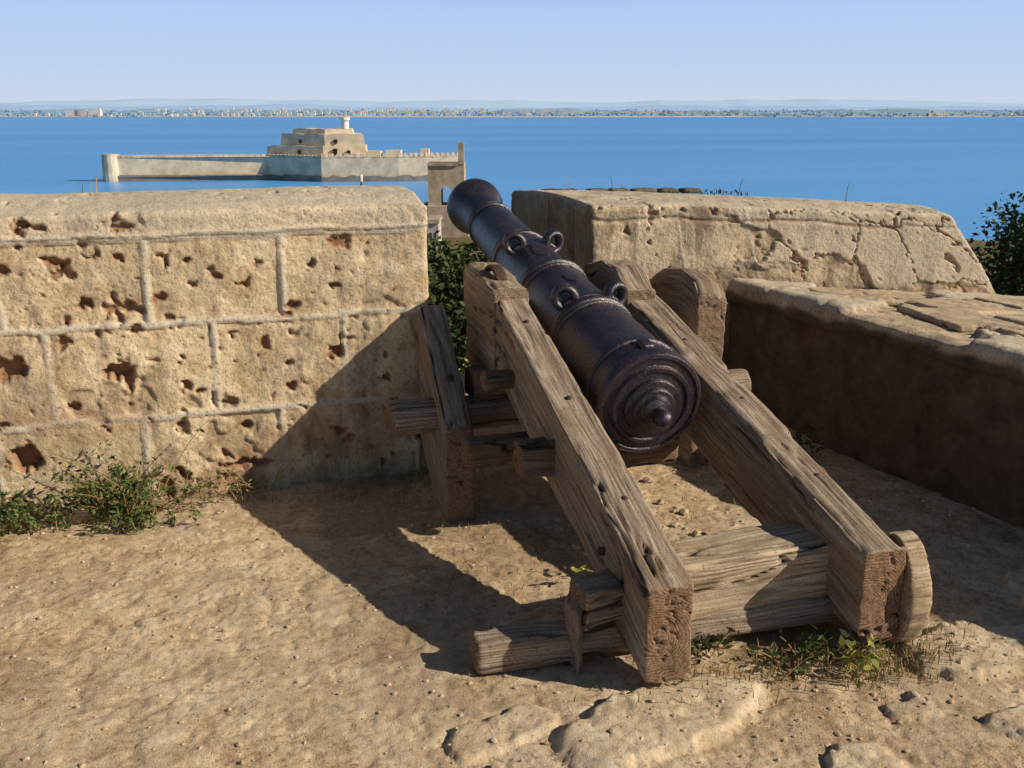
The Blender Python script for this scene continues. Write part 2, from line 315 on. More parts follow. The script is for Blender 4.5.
# ---------------- timber
def timber(name,a,b,w,h,parent,mat=None,seed=1,round_=False,r=.009,res=.007,X=(1,0,0),Z=(0,0,1),amp=1.,fn=None,endg=.75):
    a=np.array(a,float); b=np.array(b,float); L=np.linalg.norm(b-a)
    V,N,F=rbox((w,L,h),(max(4,w/res),max(4,L/(res*1.4)),max(4,h/res)),min(r,w*.3,h*.3))
    if round_:
        q=np.maximum(np.abs(V[:,0])/(w/2),np.abs(V[:,2])/(h/2)); l=np.hypot(V[:,0]/(w/2),V[:,2]/(h/2)); f=np.where(l>1e-6,q/np.maximum(l,1e-6),1)
        V[:,0]*=f; V[:,2]*=f; side=np.abs(N[:,1])<.7; N2=np.c_[V[:,0],0*V[:,0],V[:,2]]; N2/=np.maximum(np.linalg.norm(N2,axis=1,keepdims=True),1e-6); N=np.where(side[:,None],N2,N)
    Q=V+seed*3.7; lc=V.copy()
    st=np.array([11,.8,11]); d=(fbm(Q*np.array([5,1.8,5]),3,seed)-.5)*.022*amp+(fbm(Q*np.array([40,2.5,40]),3,seed+2)-.5)*.008*min(amp,1.)+(fbm(Q*30,3,seed+3)-.5)*.004
    c=np.abs(fbm(Q*st,3,seed+4)-.5); ck=(1-ss(.004,.018,c))*ss(.44,.52,fbm(Q*np.array([3,1.2,3]),2,seed+6))
    d-=ck*.016
    ch=ss(.50,.62,fbm(Q*np.array([9,4,9]),3,seed+8)); cor=np.exp(-((w/2-np.abs(V[:,0]))**2+(h/2-np.abs(V[:,2]))**2)/.017**2); d-=cor*ch*.018
    V=V+N*d[:,None]; eg=ss(.6,.9,np.abs(N[:,1]))*endg
    if fn is not None: V=fn(V,L)
    X=np.array(X,float); Z=np.array(Z,float); D=(b-a)/L; mid=(a+b)/2
    W=mid+V[:,0:1]*X+V[:,1:2]*D+V[:,2:3]*Z
    if np.linalg.det(np.stack([X,D,Z]))<0: F=F[:,::-1]
    return make(name,W,F,mat or M_wood,dict(lc=lc+np.array([seed*.013%.05,seed*1.3,seed*.017%.04]),cav=ck*.9,endg=eg),parent=parent)
gun=empty('cannon_on_wooden_carriage')
timber('side_beam_left',(1.152,2.27,.182),(1.152,3.86,.755),.142,.295,gun,M_wood,1)
timber('side_beam_right',(1.850,2.27,.193),(1.850,4.24,.680),.150,.30,gun,M_wood,2)
timber('cheek_left',(1.150,3.76,.70),(1.150,4.22,.735),.155,.43,gun,M_wood,3,endg=.5)
def curve(V,L):
    V=V.copy(); t=V[:,1]/L+.5; V[:,2]-=.05*ss(.6,1,t)+.07*ss(.35,0,t); return V
timber('cheek_right',(1.83,4.02,.77),(1.83,4.52,.80),.145,.26,gun,M_wood,4,fn=curve,endg=.5)
def plank(V,L):
    V=V.copy(); t=np.clip(V[:,1]/L+.5,0,1); k=V[:,2]/.6+.5
    top=np.interp(t,[0,1],[.40,.80]); bot=np.interp(t,[0,.3,1],[.0,.0,.22]); V[:,2]=bot+k*(top-bot)-.3; return V
timber('outer_cheek_left',(.895,3.62,.3),(.895,4.12,.3),.120,.6,gun,M_wood,5,fn=plank,endg=.5)
def plankr(V,L):
    V=V.copy(); t=np.clip(V[:,1]/L+.5,0,1); k=V[:,2]/.9+.5
    top=np.interp(t,[0,.10,.35,.7,1],[.81,.87,.90,.88,.80])-.03*ss(.0,.07,V[:,0]); V[:,2]=k*top-.45; return V
timber('outer_cheek_right',(2.115,3.90,.45),(2.115,4.42,.45),.145,.9,gun,M_wood,6,fn=plankr,amp=1.1,endg=.55)
cx=dict(X=(0,1,0),Z=(0,0,1))
timber('front_axle',(.66,3.84,.385),(2.3,3.9,.385),.15,.15,gun,M_wood,7,round_=True,**cx)
timber('front_bolster',(1.0,3.88,.50),(2.02,3.88,.50),.16,.12,gun,M_woodd,8,**cx)
timber('through_tenon',(.965,3.10,.44),(1.16,3.10,.44),.12,.11,gun,M_woodd,9,**cx)
timber('quoin_bed',(.97,3.55,.60),(1.16,3.55,.60),.10,.07,gun,M_woodd,10,**cx)
timber('inner_transom',(1.20,3.60,.28),(1.80,3.60,.28),.12,.20,gun,M_woodd,11,**cx)
timber('bolster_stub',(.86,3.40,.37),(1.16,3.40,.37),.10,.09,gun,M_woodd,12,**cx)
timber('rear_transom',(1.215,2.55,.175),(1.79,2.55,.19),.20,.205,gun,M_woodl,13,**cx)
timber('rear_axle',(.66,2.54,.06),(1.9,2.46,.085),.095,.095,gun,M_wood,14,**cx)
timber('rear_wedge',(.935,2.46,.10),(.965,2.50,.115),.12,.20,gun,M_wood,15,X=(0,1,0),Z=(0,0,1),endg=0)
timber('rear_block',(.96,2.48,.205),(1.09,2.50,.205),.14,.12,gun,M_wood,16,**cx)
timber('truck_wheel',(1.925,2.345,.175),(2.005,2.345,.175),.22,.37,gun,M_woodl,17,round_=True,res=.010,endg=.5,amp=1.6,**cx)
# ---------------- barrel
elev=math.atan(.19)
def lathe(prof,seg=144):
    prof=np.array(prof,float); th=np.linspace(0,2*np.pi,seg,endpoint=False)
    V=np.stack([np.outer(prof[:,1],np.cos(th)),np.repeat(prof[:,0:1],seg,1),np.outer(prof[:,1],np.sin(th))],-1).reshape(-1,3)
    n=len(prof); I=np.arange(n*seg).reshape(n,seg); J=np.roll(I,-1,1)
    return V,np.stack([I[:-1],I[1:],J[1:],J[:-1]],-1).reshape(-1,4)
pf=[(-.150,.001),(-.148,.012),(-.14,.024),(-.127,.031),(-.11,.034),(-.093,.030),(-.083,.024),(-.076,.026),(-.070,.040),(-.066,.052),(-.055,.058),(-.050,.060),(-.048,.075),(-.042,.080),(-.034,.082),(-.031,.104),(-.026,.108),(-.016,.110),(-.013,.134),(-.020,.138),(-.020,.150),(-.010,.154),(-.004,.158),(-.002,.182),(-.008,.186),(-.006,.198),(.004,.205),(.035,.208),(.046,.203),(.05,.194)]
def body(a,ra,b,rb,n=14): return [(a+(b-a)*i/n,ra+(rb-ra)*i/n) for i in range(n+1)]
def ring(p,r,h,w): return [(p-w,r),(p-w*.85,r+h*.6),(p-w*.5,r+h),(p+w*.5,r+h),(p+w*.85,r+h*.6),(p+w,r)]
pf+=[(.055,.194)]+body(.06,.193,.13,.190,3)+ring(.155,.189,.008,.014)+body(.18,.189,.54,.178)+ring(.56,.178,.007,.008)+ring(.60,.177,.014,.022)+ring(.64,.176,.006,.008)+body(.66,.171,1.02,.160)
pf+=ring(1.06,.160,.009,.01)+ring(1.10,.159,.015,.02)+ring(1.14,.158,.006,.008)+body(1.16,.154,1.55,.144)+ring(1.59,.143,.010,.016)+ring(1.63,.142,.005,.008)+body(1.65,.140,2.10,.126)+ring(2.13,.126,.008,.012)+ring(2.17,.125,.005,.008)+body(2.19,.124,2.34,.126,5)
pf+=[(2.39,.133),(2.43,.144),(2.46,.155),(2.48,.160),(2.51,.162),(2.535,.158),(2.545,.148),(2.55,.140),(2.555,.125),(2.557,.075),(2.55,.07),(1.9,.068),(1.9,.001)]
V,F=lathe(pf)
wob=(fbm(V*7,3,5)-.5)*.005; rad=np.hypot(V[:,0],V[:,2]); V[:,0]*=1+wob/np.maximum(rad,.03); V[:,2]*=1+wob/np.maximum(rad,.03)
barrel=make('barrel',V,F[:,::-1],M_metal,parent=gun)
barrel.location=(1.505,3.20,.560); barrel.rotation_euler=(elev+.010,0,0)
md=barrel.modifiers.new('es','EDGE_SPLIT'); md.split_angle=math.radians(38)
def torus(name,c,Rr,r,axis_rot,parent,mat,sc=(1,1,1)):
    U,W=np.meshgrid(np.linspace(0,2*np.pi,36,endpoint=False),np.linspace(0,2*np.pi,16,endpoint=False),indexing='ij')
    V=np.stack([(Rr+r*np.cos(W))*np.cos(U),r*np.sin(W),(Rr+r*np.cos(W))*np.sin(U)],-1).reshape(-1,3)*np.array(sc)
    I=np.arange(V.shape[0]).reshape(36,16); F=np.stack([I,np.roll(I,-1,0),np.roll(np.roll(I,-1,0),-1,1),np.roll(I,-1,1)],-1).reshape(-1,4)
    o=make(name,V,F,mat,parent=parent); o.location=c; o.rotation_euler=axis_rot; return o
for i,(p,r0) in enumerate([(.66,.178),(1.42,.152)]):
    for j,sd in enumerate((-1,1)):
        a=math.radians(34)*sd; rr0=r0+.018
        torus('lifting_ring_%d'%(i*2+j),(rr0*math.sin(a),p,rr0*math.cos(a)),.041,.018,(math.radians(-12),a*1.1,math.radians(10*sd)),barrel,M_metal,(1,1.5,1.1))
        V,N,F=rbox((.05,.10,.03),(6,10,4),.012); o=make('ring_base_%d'%(i*2+j),V,F,M_metal,parent=barrel); o.location=((r0)*math.sin(a),p+.02,(r0)*math.cos(a)); o.rotation_euler=(0,a,0)
V,F=lathe([(-.36,.001),(-.36,.06),(-.355,.066),(.355,.066),(.36,.06),(.36,.001)],40)
tr=make('trunnions',V,F,M_metal,parent=barrel); tr.location=(0,1.0,-.03); tr.rotation_euler=(0,0,math.radians(90)); tr.modifiers.new('es','EDGE_SPLIT').split_angle=.6
V,N,F=rbox((.05,.07,.025),(6,8,4),.01); o=make('vent_field',V,F,M_metal,parent=barrel); o.location=(0,.10,.195)
def patch(name,pts,y0,r,hh):
    pts=np.array(pts,float); n=len(pts); c=pts.mean(0); V=[]
    for s_,off in ((1,-.004),(.96,hh),(.7,hh*1.15)):
        for p in pts: q=c+(p-c)*s_; a=q[0]/r; V.append(((r+off)*math.sin(a),y0+q[1],(r+off)*math.cos(a)))
    V.append((0,y0+c[1],r+hh*1.2)); F=[]
    for k_ in range(2):
        for i in range(n): j=(i+1)%n; F.append([k_*n+i,k_*n+j,(k_+1)*n+j,(k_+1)*n+i])
    for i in range(n): j=(i+1)%n; F.append([2*n+i,2*n+j,3*n,3*n])
    me=bpy.data.meshes.new(name); me.from_pydata(V,[],[tuple(dict.fromkeys(f)) for f in F]); me.materials.append(M_metal); o=bpy.data.objects.new(name,me); bpy.context.scene.collection.objects.link(o); o.parent=barrel
patch('relief_shield',[(-.04,.05),(.04,.05),(.045,0),(.03,-.045),(0,-.065),(-.03,-.045),(-.045,0)],1.27,.150,.006)
patch('relief_crown',[(-.035,.0),(.035,.0),(.045,.05),(.02,.03),(0,.06),(-.02,.03),(-.045,.05)],1.335,.149,.006)
patch('relief_shield_2',[(-.03,.04),(.03,.04),(.03,-.02),(0,-.05),(-.03,-.02)],.88,.164,.005)
def bolt(loc,r=.010,h=.008,rot=(0,0,0)):
    V,F=lathe([(h,.0005),(h*.95,r*.6),(h*.6,r),(-.01,r)],14); V=V[:,[0,2,1]]; o=make('bolt',V,F,M_iron,parent=gun); o.location=loc; o.rotation_euler=rot
def zt(y): return .182+(y-2.27)*.3604+.145
for y in (2.62,3.12,3.6): bolt((1.16,y,zt(y)),rot=(.35,0,0))
for y in (2.66,3.16,3.64): bolt((1.86,y,.193+(y-2.27)*.2472+.147),rot=(.24,0,0))
bolt((1.082,3.05,.5),.014,.014,(0,-1.57,0)); bolt((.9,3.8,.55),.014,.02,(.6,0,0)); bolt((1.082,2.6,.3),.014,.014,(0,-1.57,0))
V,N,F=rbox((.05,.20,.012),(4,12,2),.004); V[:,2]+=.05*np.cos(V[:,1]/.1*1.4)-.01; o=make('capsquare',V,F,M_iron,parent=gun); o.location=(1.14,3.97,.93)
# ---------------- plants
def quads_leaves(C,size,rg,asp=.5,flatz=.5):
    n=len(C); d=rg.normal(size=(n,3)); d[:,2]*=flatz; d/=np.linalg.norm(d,axis=1,keepdims=True); e=rg.normal(size=(n,3)); e-=d*np.sum(d*e,1,keepdims=True); e/=np.linalg.norm(e,axis=1,keepdims=True)
    s=(size*(.6+.8*rg.random(n)))[:,None]
    V=np.stack([C-d*s*.5,C+e*s*asp*.5,C+d*s*.5,C-e*s*asp*.5],1).reshape(-1,3); return V,np.arange(4*n).reshape(n,4)
def tube(pts,rad,seg=7):
    pts=np.array(pts,float); n=len(pts); T=np.gradient(pts,axis=0); T/=np.maximum(np.linalg.norm(T,axis=1,keepdims=True),1e-9)
    A=np.cross(T,[.31,.2,.93]); A/=np.maximum(np.linalg.norm(A,axis=1,keepdims=True),1e-9); B=np.cross(T,A); th=np.linspace(0,2*np.pi,seg,endpoint=False)
    V=(pts[:,None]+np.array(rad)[:,None,None]*(A[:,None]*np.cos(th)[None,:,None]+B[:,None]*np.sin(th)[None,:,None])).reshape(-1,3)
    I=np.arange(n*seg).reshape(n,seg); J=np.roll(I,-1,1); return V,np.stack([I[:-1],I[1:],J[1:],J[:-1]],-1).reshape(-1,4)
def join(parts):
    V=[];F=[];o=0
    for v,f in parts: V.append(v);F.append(f+o);o+=len(v)
    return np.concatenate(V),np.concatenate(F)
def tree(name,base,top,cr,n,leaf,seed,mat=M_leafd,clumps=40,sq=.75):
    rg=np.random.default_rng(seed); e=empty(name); base=np.array(base,float); cc=np.array([base[0],base[1],top-cr*sq])
    parts=[tube([base,base*.6+cc*.4+[.1,.1,0],cc],[cr*.10,cr*.07,cr*.04])]
    d=rg.normal(size=(clumps,3)); d/=np.linalg.norm(d,axis=1,keepdims=True); cl=cc+d*(cr*(.35+.6*rg.random(clumps)**.5))[:,None]*np.array([1,1,sq])
    for c in cl[:16]:
        m=(cc+c)/2+rg.normal(size=3)*.06*cr; parts.append(tube([cc-[0,0,cr*.4],m,c],[cr*.035,cr*.02,cr*.006],5))
    V,F=join(parts); make('trunk_and_limbs',V,F,M_bark,parent=e)
    k=rg.integers(0,clumps,n); rcl=(cr*(.16+.16*rg.random(clumps)))[k]; o=rg.normal(size=(n,3)); o/=np.linalg.norm(o,axis=1,keepdims=True); o*=(rg.random(n)**.45*rcl)[:,None]
    C=cl[k]+o; V,F=quads_leaves(C,leaf,rg,.5,.6)
    r=np.clip(.35+.4*(o[:,2]/rcl)+.25*rg.random(n)+.2*(rg.random(clumps)[k]-.5),0,1)
    make('crown',V,F,mat,dict(rnd=np.repeat(r,4)),smooth=False,parent=e); return e
def cp(x,y,z): 
    v=R(np.array([[x,y,z]]))[0]; return v
tree('leafy_tree',cp(-.75,12,-7),.30,1.8,22000,.085,11,M_leafd,80)
tree('yellow_shrub',cp(-.50,8.0,-5),-.48,.7,7000,.045,12,M_leafy,45)
tree('leafy_tree',cp(8.75,15,-7),.30,1.95,20000,.10,13,M_leafd,80)
tree('leafy_tree',cp(10.6,17,-7),.25,2.2,12000,.11,14,M_leafd,60)
tree('leafy_tree',cp(8.2,19,-7),-1.6,1.8,9000,.12,15,M_leafd,50)
def weed(name,cx,cy,n,hgt,spread,leaf,seed,mat=M_leaf,nl=14,ybias=0):
    rg=np.random.default_rng(seed); st=[];C=[]
    for i in range(n):
        b=np.array([cx+rg.normal()*spread*.35,cy+rg.normal()*.03,0.]); b[2]=0.01
        a=rg.uniform(0,2*np.pi); l=rg.uniform(.4,1.2)*hgt; out=rg.uniform(.2,1.2)*hgt
        e=b+np.array([math.cos(a)*out*1.4,math.sin(a)*out*.6-ybias*out,l])
        if e[1]>4.14: e[1]=4.14-rg.random()*.05
        m=(b+e)/2+np.array([0,0,l*.25]); t=np.linspace(0,1,6)[:,None]; p=(1-t)**2*b+2*t*(1-t)*m+t*t*e; st.append(tube(p,np.linspace(.0028,.001,6),4))
        tt=rg.random((nl,1))**.7; q=(1-tt)**2*b+2*tt*(1-tt)*m+tt*tt*e; C.append(q+rg.normal(size=(nl,3))*leaf*.45)
    C=np.concatenate(C); V,F=quads_leaves(C,leaf,rg,.42,.7); E=empty(name)
    make('leaves',V,F,mat,dict(rnd=np.repeat(rg.random(len(C)),4)),smooth=False,parent=E); V,F=join(st); make('stems',V,F,M_dry,dict(rnd=np.full(len(V),.3)),parent=E)
weed('weed_plant',-.40,4.02,38,.22,.16,.026,21,nl=26)
weed('weed_plant',-.36,3.90,22,.07,.22,.024,36,nl=18)
weed('weed_plant',-.75,4.02,34,.13,.30,.026,22,nl=24)
weed('weed_plant',-1.05,4.0,22,.13,.30,.026,37,nl=22)
weed('weed_plant',-.30,4.05,10,.32,.10,.024,25,nl=14)
weed('weed_plant',-.02,4.08,7,.14,.22,.020,23,nl=12)
weed('weed_plant',.10,4.09,8,.14,.12,.018,24,mat=M_dry,nl=8)
weed('weed_plant',1.62,2.30,16,.07,.20,.035,26,mat=M_leafd,nl=7,ybias=.3)
weed('weed_plant',1.72,2.20,9,.06,.08,.04,27,mat=M_leafy,nl=5)
weed('weed_plant',1.45,3.0,14,.10,.25,.03,28,mat=M_leafy,nl=9)
weed('weed_plant',2.65,3.9,8,.09,.15,.03,29,mat=M_leafd,nl=9)
weed('weed_plant',1.3,2.42,12,.05,.15,.03,35,mat=M_leafd,nl=7)
def grass(name,pts,h,seed,mat=M_dry,w=.003):
    rg=np.random.default_rng(seed); V=[];F=[];Rn=[];o=0
    for x,y,z in pts:
        a=rg.uniform(0,6.28); l=h*rg.uniform(.4,1.2); dx=np.array([math.cos(a),math.sin(a),0]); dn=dx*l*rg.uniform(.1,.8); s=np.array([-dx[1],dx[0],0])*w
        b=np.array([x,y,z]); m=b+dn*.35+[0,0,l*.6]; t=b+dn+[0,0,l*rg.uniform(.6,1)]
        V+= [b-s,b+s,m+s*.7,m-s*.7,t+s*.1,t-s*.1]; F+=[[o,o+1,o+2,o+3],[o+3,o+2,o+4,o+5]]; Rn+=[rg.random()]*6; o+=6
    return make(name,np.array(V),np.array(F),mat,dict(rnd=np.array(Rn)),smooth=False)
def gp(n,cx,cy,sx,sy,s):
    rg=np.random.default_rng(s); q=np.c_[cx+rg.normal(size=n)*sx,cy+rg.normal(size=n)*sy,np.zeros(n)]; q[:,2]=gheight(q)[0]-.003; return q
grass('dry_grass',np.concatenate([gp(700,1.65,2.28,.25,.06,1),gp(350,1.9,2.20,.10,.05,2),gp(120,-.5,4.05,.5,.05,3),gp(120,.8,4.1,.15,.05,4),gp(200,1.3,3.3,.4,.3,5),gp(80,2.4,2.6,.2,.2,6),gp(60,1.0,3.6,.2,.2,7),gp(30,2.2,3.4,.3,.3,8)]),.042,9,w=.0018)
pts=[(-.95,4.6,1.22),(-.93,4.62,1.22),(-.99,4.6,1.22),(-.50,4.75,1.22),(-.47,4.76,1.22),(-.53,4.72,1.22),(-.44,4.75,1.22),(2.3,5.5,1.1),(2.36,5.5,1.1),(3.0,5.3,1.08),(2.1,5.7,1.1),(2.5,5.6,1.1),(3.6,5.1,1.05)]
grass('dry_stalks',pts,.17,31,M_dry,.0028)
grass('dry_grass',[(rng.uniform(1.9,3.2),rng.uniform(5.45,5.8)-.1,1.10) for i in range(260)],.028,33,M_leafd,.004)
cop=empty('coping_stones')
for i in range(7):
    w=rng.uniform(.08,.16); V,N,F=rbox((w,.1,.03),(8,6,4),.01); V=V+N*((fbm((V+i)*30,2,3)-.5)*.014)[:,None]
    make('coping_%d'%i,V+[2.0+i*.15+rng.uniform(-.03,.03),5.86-i*.03,1.112],F,M_cop,parent=cop)
# ---------------- terrain, sea
gx=np.linspace(-320,320,110); gy=np.linspace(-200,260,90); GX,GY=np.meshgrid(gx,gy,indexing='ij'); P=np.stack([GX.ravel(),GY.ravel(),0*GX.ravel()],1)
P[:,2]=np.interp(np.hypot(P[:,0],P[:,1]),[0,15,40,100,132,165,210],[-6,-6.5,-8.5,-12,-13.5,-24,-33])+(fbm(P*.05,3,3)-.5)*1.6
I=np.arange(GX.size).reshape(GX.shape); F=np.stack([I[:-1,:-1],I[1:,:-1],I[1:,1:],I[:-1,1:]],-1).reshape(-1,4)
make('hillside_terrain',P,F,flat('scrub_earth',(.09,.09,.04),(.24,.18,.10),.4))
rg=np.random.default_rng(5); C=[];rn=[]
for i in range(170):
    x=rg.uniform(-50,70); y=rg.uniform(20,68); zt_=np.interp(math.hypot(x,y),[15,40,100],[-6.5,-8.5,-12]); r=rg.uniform(1.0,1.8)
    o=rg.normal(size=(170,3)); o/=np.linalg.norm(o,axis=1,keepdims=True); o*=r*rg.random((170,1))**.4; o[:,2]*=.7; C.append(np.array([x,y,zt_+r*.4])+o); rn.append(np.clip(.4+.4*o[:,2]/r+.3*rg.random(170),0,1))
C=np.concatenate(C); V,F=quads_leaves(C,.45,rg,.7); make('hillside_trees',V,F,M_leafd,dict(rnd=np.repeat(np.concatenate(rn),4)),smooth=False)
SEA=-25.4
def sea_mat():
    m,nt,b=newmat('sea_water'); k=NB(nt); P=k.n('ShaderNodeTexCoord').outputs['Object']
    a=k.noise(k.map(P,(.0012,.006,1)),1,4,.6,.4); f=k.noise(k.map(P,(.12,.5,1)),1,5,.7)
    g=k.math('ADD',k.math('MULTIPLY',a,.6),k.math('MULTIPLY',f,.4))
    k.l(k.ramp(g,[(.38,(.07,.37,.92)),(.62,(.13,.47,.98))]),b.inputs['Base Color']); b.inputs['Roughness'].default_value=.3; b.inputs['Specular IOR Level'].default_value=.5
    k.l(k.bump(f,.6,.8),b.inputs['Normal']); return m
S=32000; make('sea',[(-S,-S,SEA),(S,-S,SEA),(S,S,SEA),(-S,S,SEA)],[[0,1,2,3]],sea_mat(),smooth=False)
def strip(name,y0,y1,h,mat,seed,n=500,xw=9000,base=SEA-2,sc=.002,wig=120):
    x=np.linspace(-xw,xw,n); q=np.c_[x,x*0,x*0]; sh=(fbm(q*.0008,3,seed+1)-.5)*wig*2
    rows=[]
    for j,t in enumerate(np.linspace(0,1,8)):
        z=base+(h*ss(0,.9,t))*(.35+1.3*fbm(np.c_[x,x*0+j*.0,x*0]*sc,5,seed,.6)) if j else np.full(n,base)
        rows.append(np.c_[x,y0+sh+(y1-y0)*t,np.broadcast_to(z,(n,))])
    V=np.concatenate(rows); I=np.arange(n*8).reshape(8,n); F=np.stack([I[:-1,:-1],I[:-1,1:],I[1:,1:],I[1:,:-1]],-1).reshape(-1,4)
    make(name,R(V),F,mat)
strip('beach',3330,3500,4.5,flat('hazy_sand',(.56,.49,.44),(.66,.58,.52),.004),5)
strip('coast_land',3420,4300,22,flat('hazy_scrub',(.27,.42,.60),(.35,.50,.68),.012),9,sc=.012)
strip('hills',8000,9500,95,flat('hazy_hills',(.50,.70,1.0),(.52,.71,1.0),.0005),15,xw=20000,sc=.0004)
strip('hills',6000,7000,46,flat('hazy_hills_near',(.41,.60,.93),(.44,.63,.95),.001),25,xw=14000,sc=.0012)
rg=np.random.default_rng(9); parts=[]
def bx(x0,x1,y0,y1,z0,z1):
    v=np.array([(x,y,z) for x in (x0,x1) for y in (y0,y1) for z in (z0,z1)],float); f=np.array([(0,1,3,2),(4,6,7,5),(0,4,5,1),(2,3,7,6),(0,2,6,4),(1,5,7,3)]); return v,f
for i in range(260):
    x=rg.uniform(-1750,2500) if i%3 else rg.normal(-600,450)
    if x>250 and rg.random()<.8: continue
    y=3480+rg.random()**1.5*700; w=rg.uniform(5,18); h=rg.uniform(4,9); z=SEA+ (y-3450)*.03+2
    parts.append(bx(x,x+w,y,y+8,z-6,z+h))
for x in (-1500,-1470,-1425): parts.append(bx(x,x+42,3480,3500,SEA,SEA+22+6*(x%3)))
for x,h in ((1400,13),(1415,19),(1440,12)): parts.append(bx(x,x+24,3480,3500,SEA,SEA+h))
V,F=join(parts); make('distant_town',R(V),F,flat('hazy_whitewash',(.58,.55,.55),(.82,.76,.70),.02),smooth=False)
C=[]
for i in range(1500):
    C.append([rg.uniform(-2600,2900),3440+rg.random()**1.3*800,0])
C=np.array(C); C[:,2]=SEA+(C[:,1]-3450)*.02+3; 
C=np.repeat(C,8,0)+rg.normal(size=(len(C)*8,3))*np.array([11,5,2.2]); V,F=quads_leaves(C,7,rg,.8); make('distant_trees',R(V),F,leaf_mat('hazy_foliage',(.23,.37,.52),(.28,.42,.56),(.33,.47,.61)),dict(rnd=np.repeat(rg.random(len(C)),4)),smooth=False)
# ---------------- sea fort
fort=empty('sea_fort')
M_fort=flat('fort_stone',(.54,.44,.31),(.82,.69,.51),.25); M_fortd=flat('fort_tide_stone',(.19,.16,.14),(.30,.26,.22),.3); M_white=flat('white_paint',(.72,.70,.66),(.8,.78,.74),.5); M_dark=flat('dark_opening',(.03,.025,.02),(.05,.04,.03),1)
def Xp(x): return (x-512)*.388
def prism(name,poly,z0,z1,mat,sub=1,jit=0.,batter=0.):
    poly=np.array(poly,float); n=len(poly); c=poly.mean(0); 
    P2=[];
    for i in range(n):
        for t in np.linspace(0,1,sub,endpoint=False): P2.append(poly[i]*(1-t)+poly[(i+1)%n]*t)
    P2=np.array(P2); m=len(P2); ztop=z1+ (rg.random(m)-.5)*jit
    lo=c+(P2-c)*(1+batter); V=np.concatenate([np.c_[lo,np.full(m,z0)],np.c_[P2,ztop],[[*c,z1]]]); F=[]
    for i in range(m): j=(i+1)%m; F.append([i,j,m+j,m+i]); F.append([m+i,m+j,2*m,2*m])
    me=bpy.data.meshes.new(name); me.from_pydata([tuple(v) for v in R(V)],[],[tuple(dict.fromkeys(f)) for f in F]); me.materials.append(mat)
    o=bpy.data.objects.new(name,me); bpy.context.scene.collection.objects.link(o); o.parent=fort; return o
hull=[(Xp(112),390),(Xp(265),400),(Xp(325),389),(Xp(400),392),(Xp(462),398),(Xp(445),414),(Xp(300),420),(Xp(130),401)]
prism('tide_plinth',[(x,(y-405)*1.05+405) for x,y in hull],SEA-3,SEA+2.0,M_fortd,12,1.0)
prism('curtain_wall',hull,SEA,SEA+9.0,M_fort,16,.5)
prism('round_bastion',[(Xp(116)+3.2*math.cos(a),392+3.2*math.sin(a)) for a in np.linspace(0,6.28,17)[:-1]],SEA-1,SEA+10.2,M_fort,1,0,.1)
prism('keep_base',[(Xp(265),402),(Xp(325),394),(Xp(366),397),(Xp(362),412),(Xp(275),413)],SEA+6,SEA+13,M_fort,6,.6,.03)
prism('keep_upper',[(Xp(280),403),(Xp(326),396),(Xp(364),398),(Xp(355),411),(Xp(290),412)],SEA+12,SEA+17.5,M_fort,6,.7,.05)
prism('keep_top',[(Xp(292),403),(Xp(326),398),(Xp(352),400),(Xp(350),408),(Xp(298),408)],SEA+17,SEA+19.4,M_fort,5,.5,.06)
prism('light_tower',[(Xp(344)+1.5*math.cos(a),403+1.5*math.sin(a)) for a in np.linspace(0,6.28,13)[:-1]],SEA+18,SEA+22.6,M_white)
prism('light_lantern',[(Xp(344)+2.0*math.cos(a),403+2.0*math.sin(a)) for a in np.linspace(0,6.28,13)[:-1]],SEA+22.6,SEA+23.8,M_white)
parts=[]
def crenel(a,b,z,n,w=1.5,h=1.5,frac=.6):
    a=np.array(a,float);b=np.array(b,float); d=(b-a)/n
    for i in range(n):
        p=a+d*i; q=p+d*frac; u=d/np.linalg.norm(d); nn=np.array([-u[1],u[0]])*w
        v=[];
        for zz_ in (z-.3,z+h): v+=[(*p,zz_),(*q,zz_),(*(q+nn),zz_),(*(p+nn),zz_)]
        f=[(0,1,5,4),(1,2,6,5),(2,3,7,6),(3,0,4,7),(4,5,6,7),(3,2,1,0)]; parts.append((np.array(v,float),np.array(f)))
crenel(hull[0],hull[1],SEA+9,30,h=.8,frac=.8); crenel(hull[1],hull[2],SEA+9,14,h=.8,frac=.8); crenel(hull[2],hull[3],SEA+9,10,h=1.4); crenel(hull[3],hull[4],SEA+9,12,h=1.6)
V,F=join(parts); make('battlements',R(V),F,M_fort,smooth=False,parent=fort)
parts=[]
for x,y,zb,w,h in [(300,397.3,9.9,1.1,1.6),(337,394.2,9.9,1.4,2.2),(350,395.2,9.9,1.0,1.6),(337,396.2,14,1.2,1.5),(300,399.6,14,1.1,1.4)]:
    parts.append(bx(Xp(x)-w/2,Xp(x)+w/2,y-.6,y+2.5,SEA+zb,SEA+zb+h))
V,F=join(parts); make('openings',R(V),F,M_dark,smooth=False,parent=fort)
V,F=join([bx(Xp(385),Xp(400),400,406,SEA+7,SEA+11.3),bx(Xp(420),Xp(428),401,406,SEA+7,SEA+11.8),bx(Xp(366.5),Xp(380),399,405,SEA+7,SEA+11)]); make('inner_houses',R(V),F,M_fort,smooth=False,parent=fort)
gate=empty('shore_gatehouse')
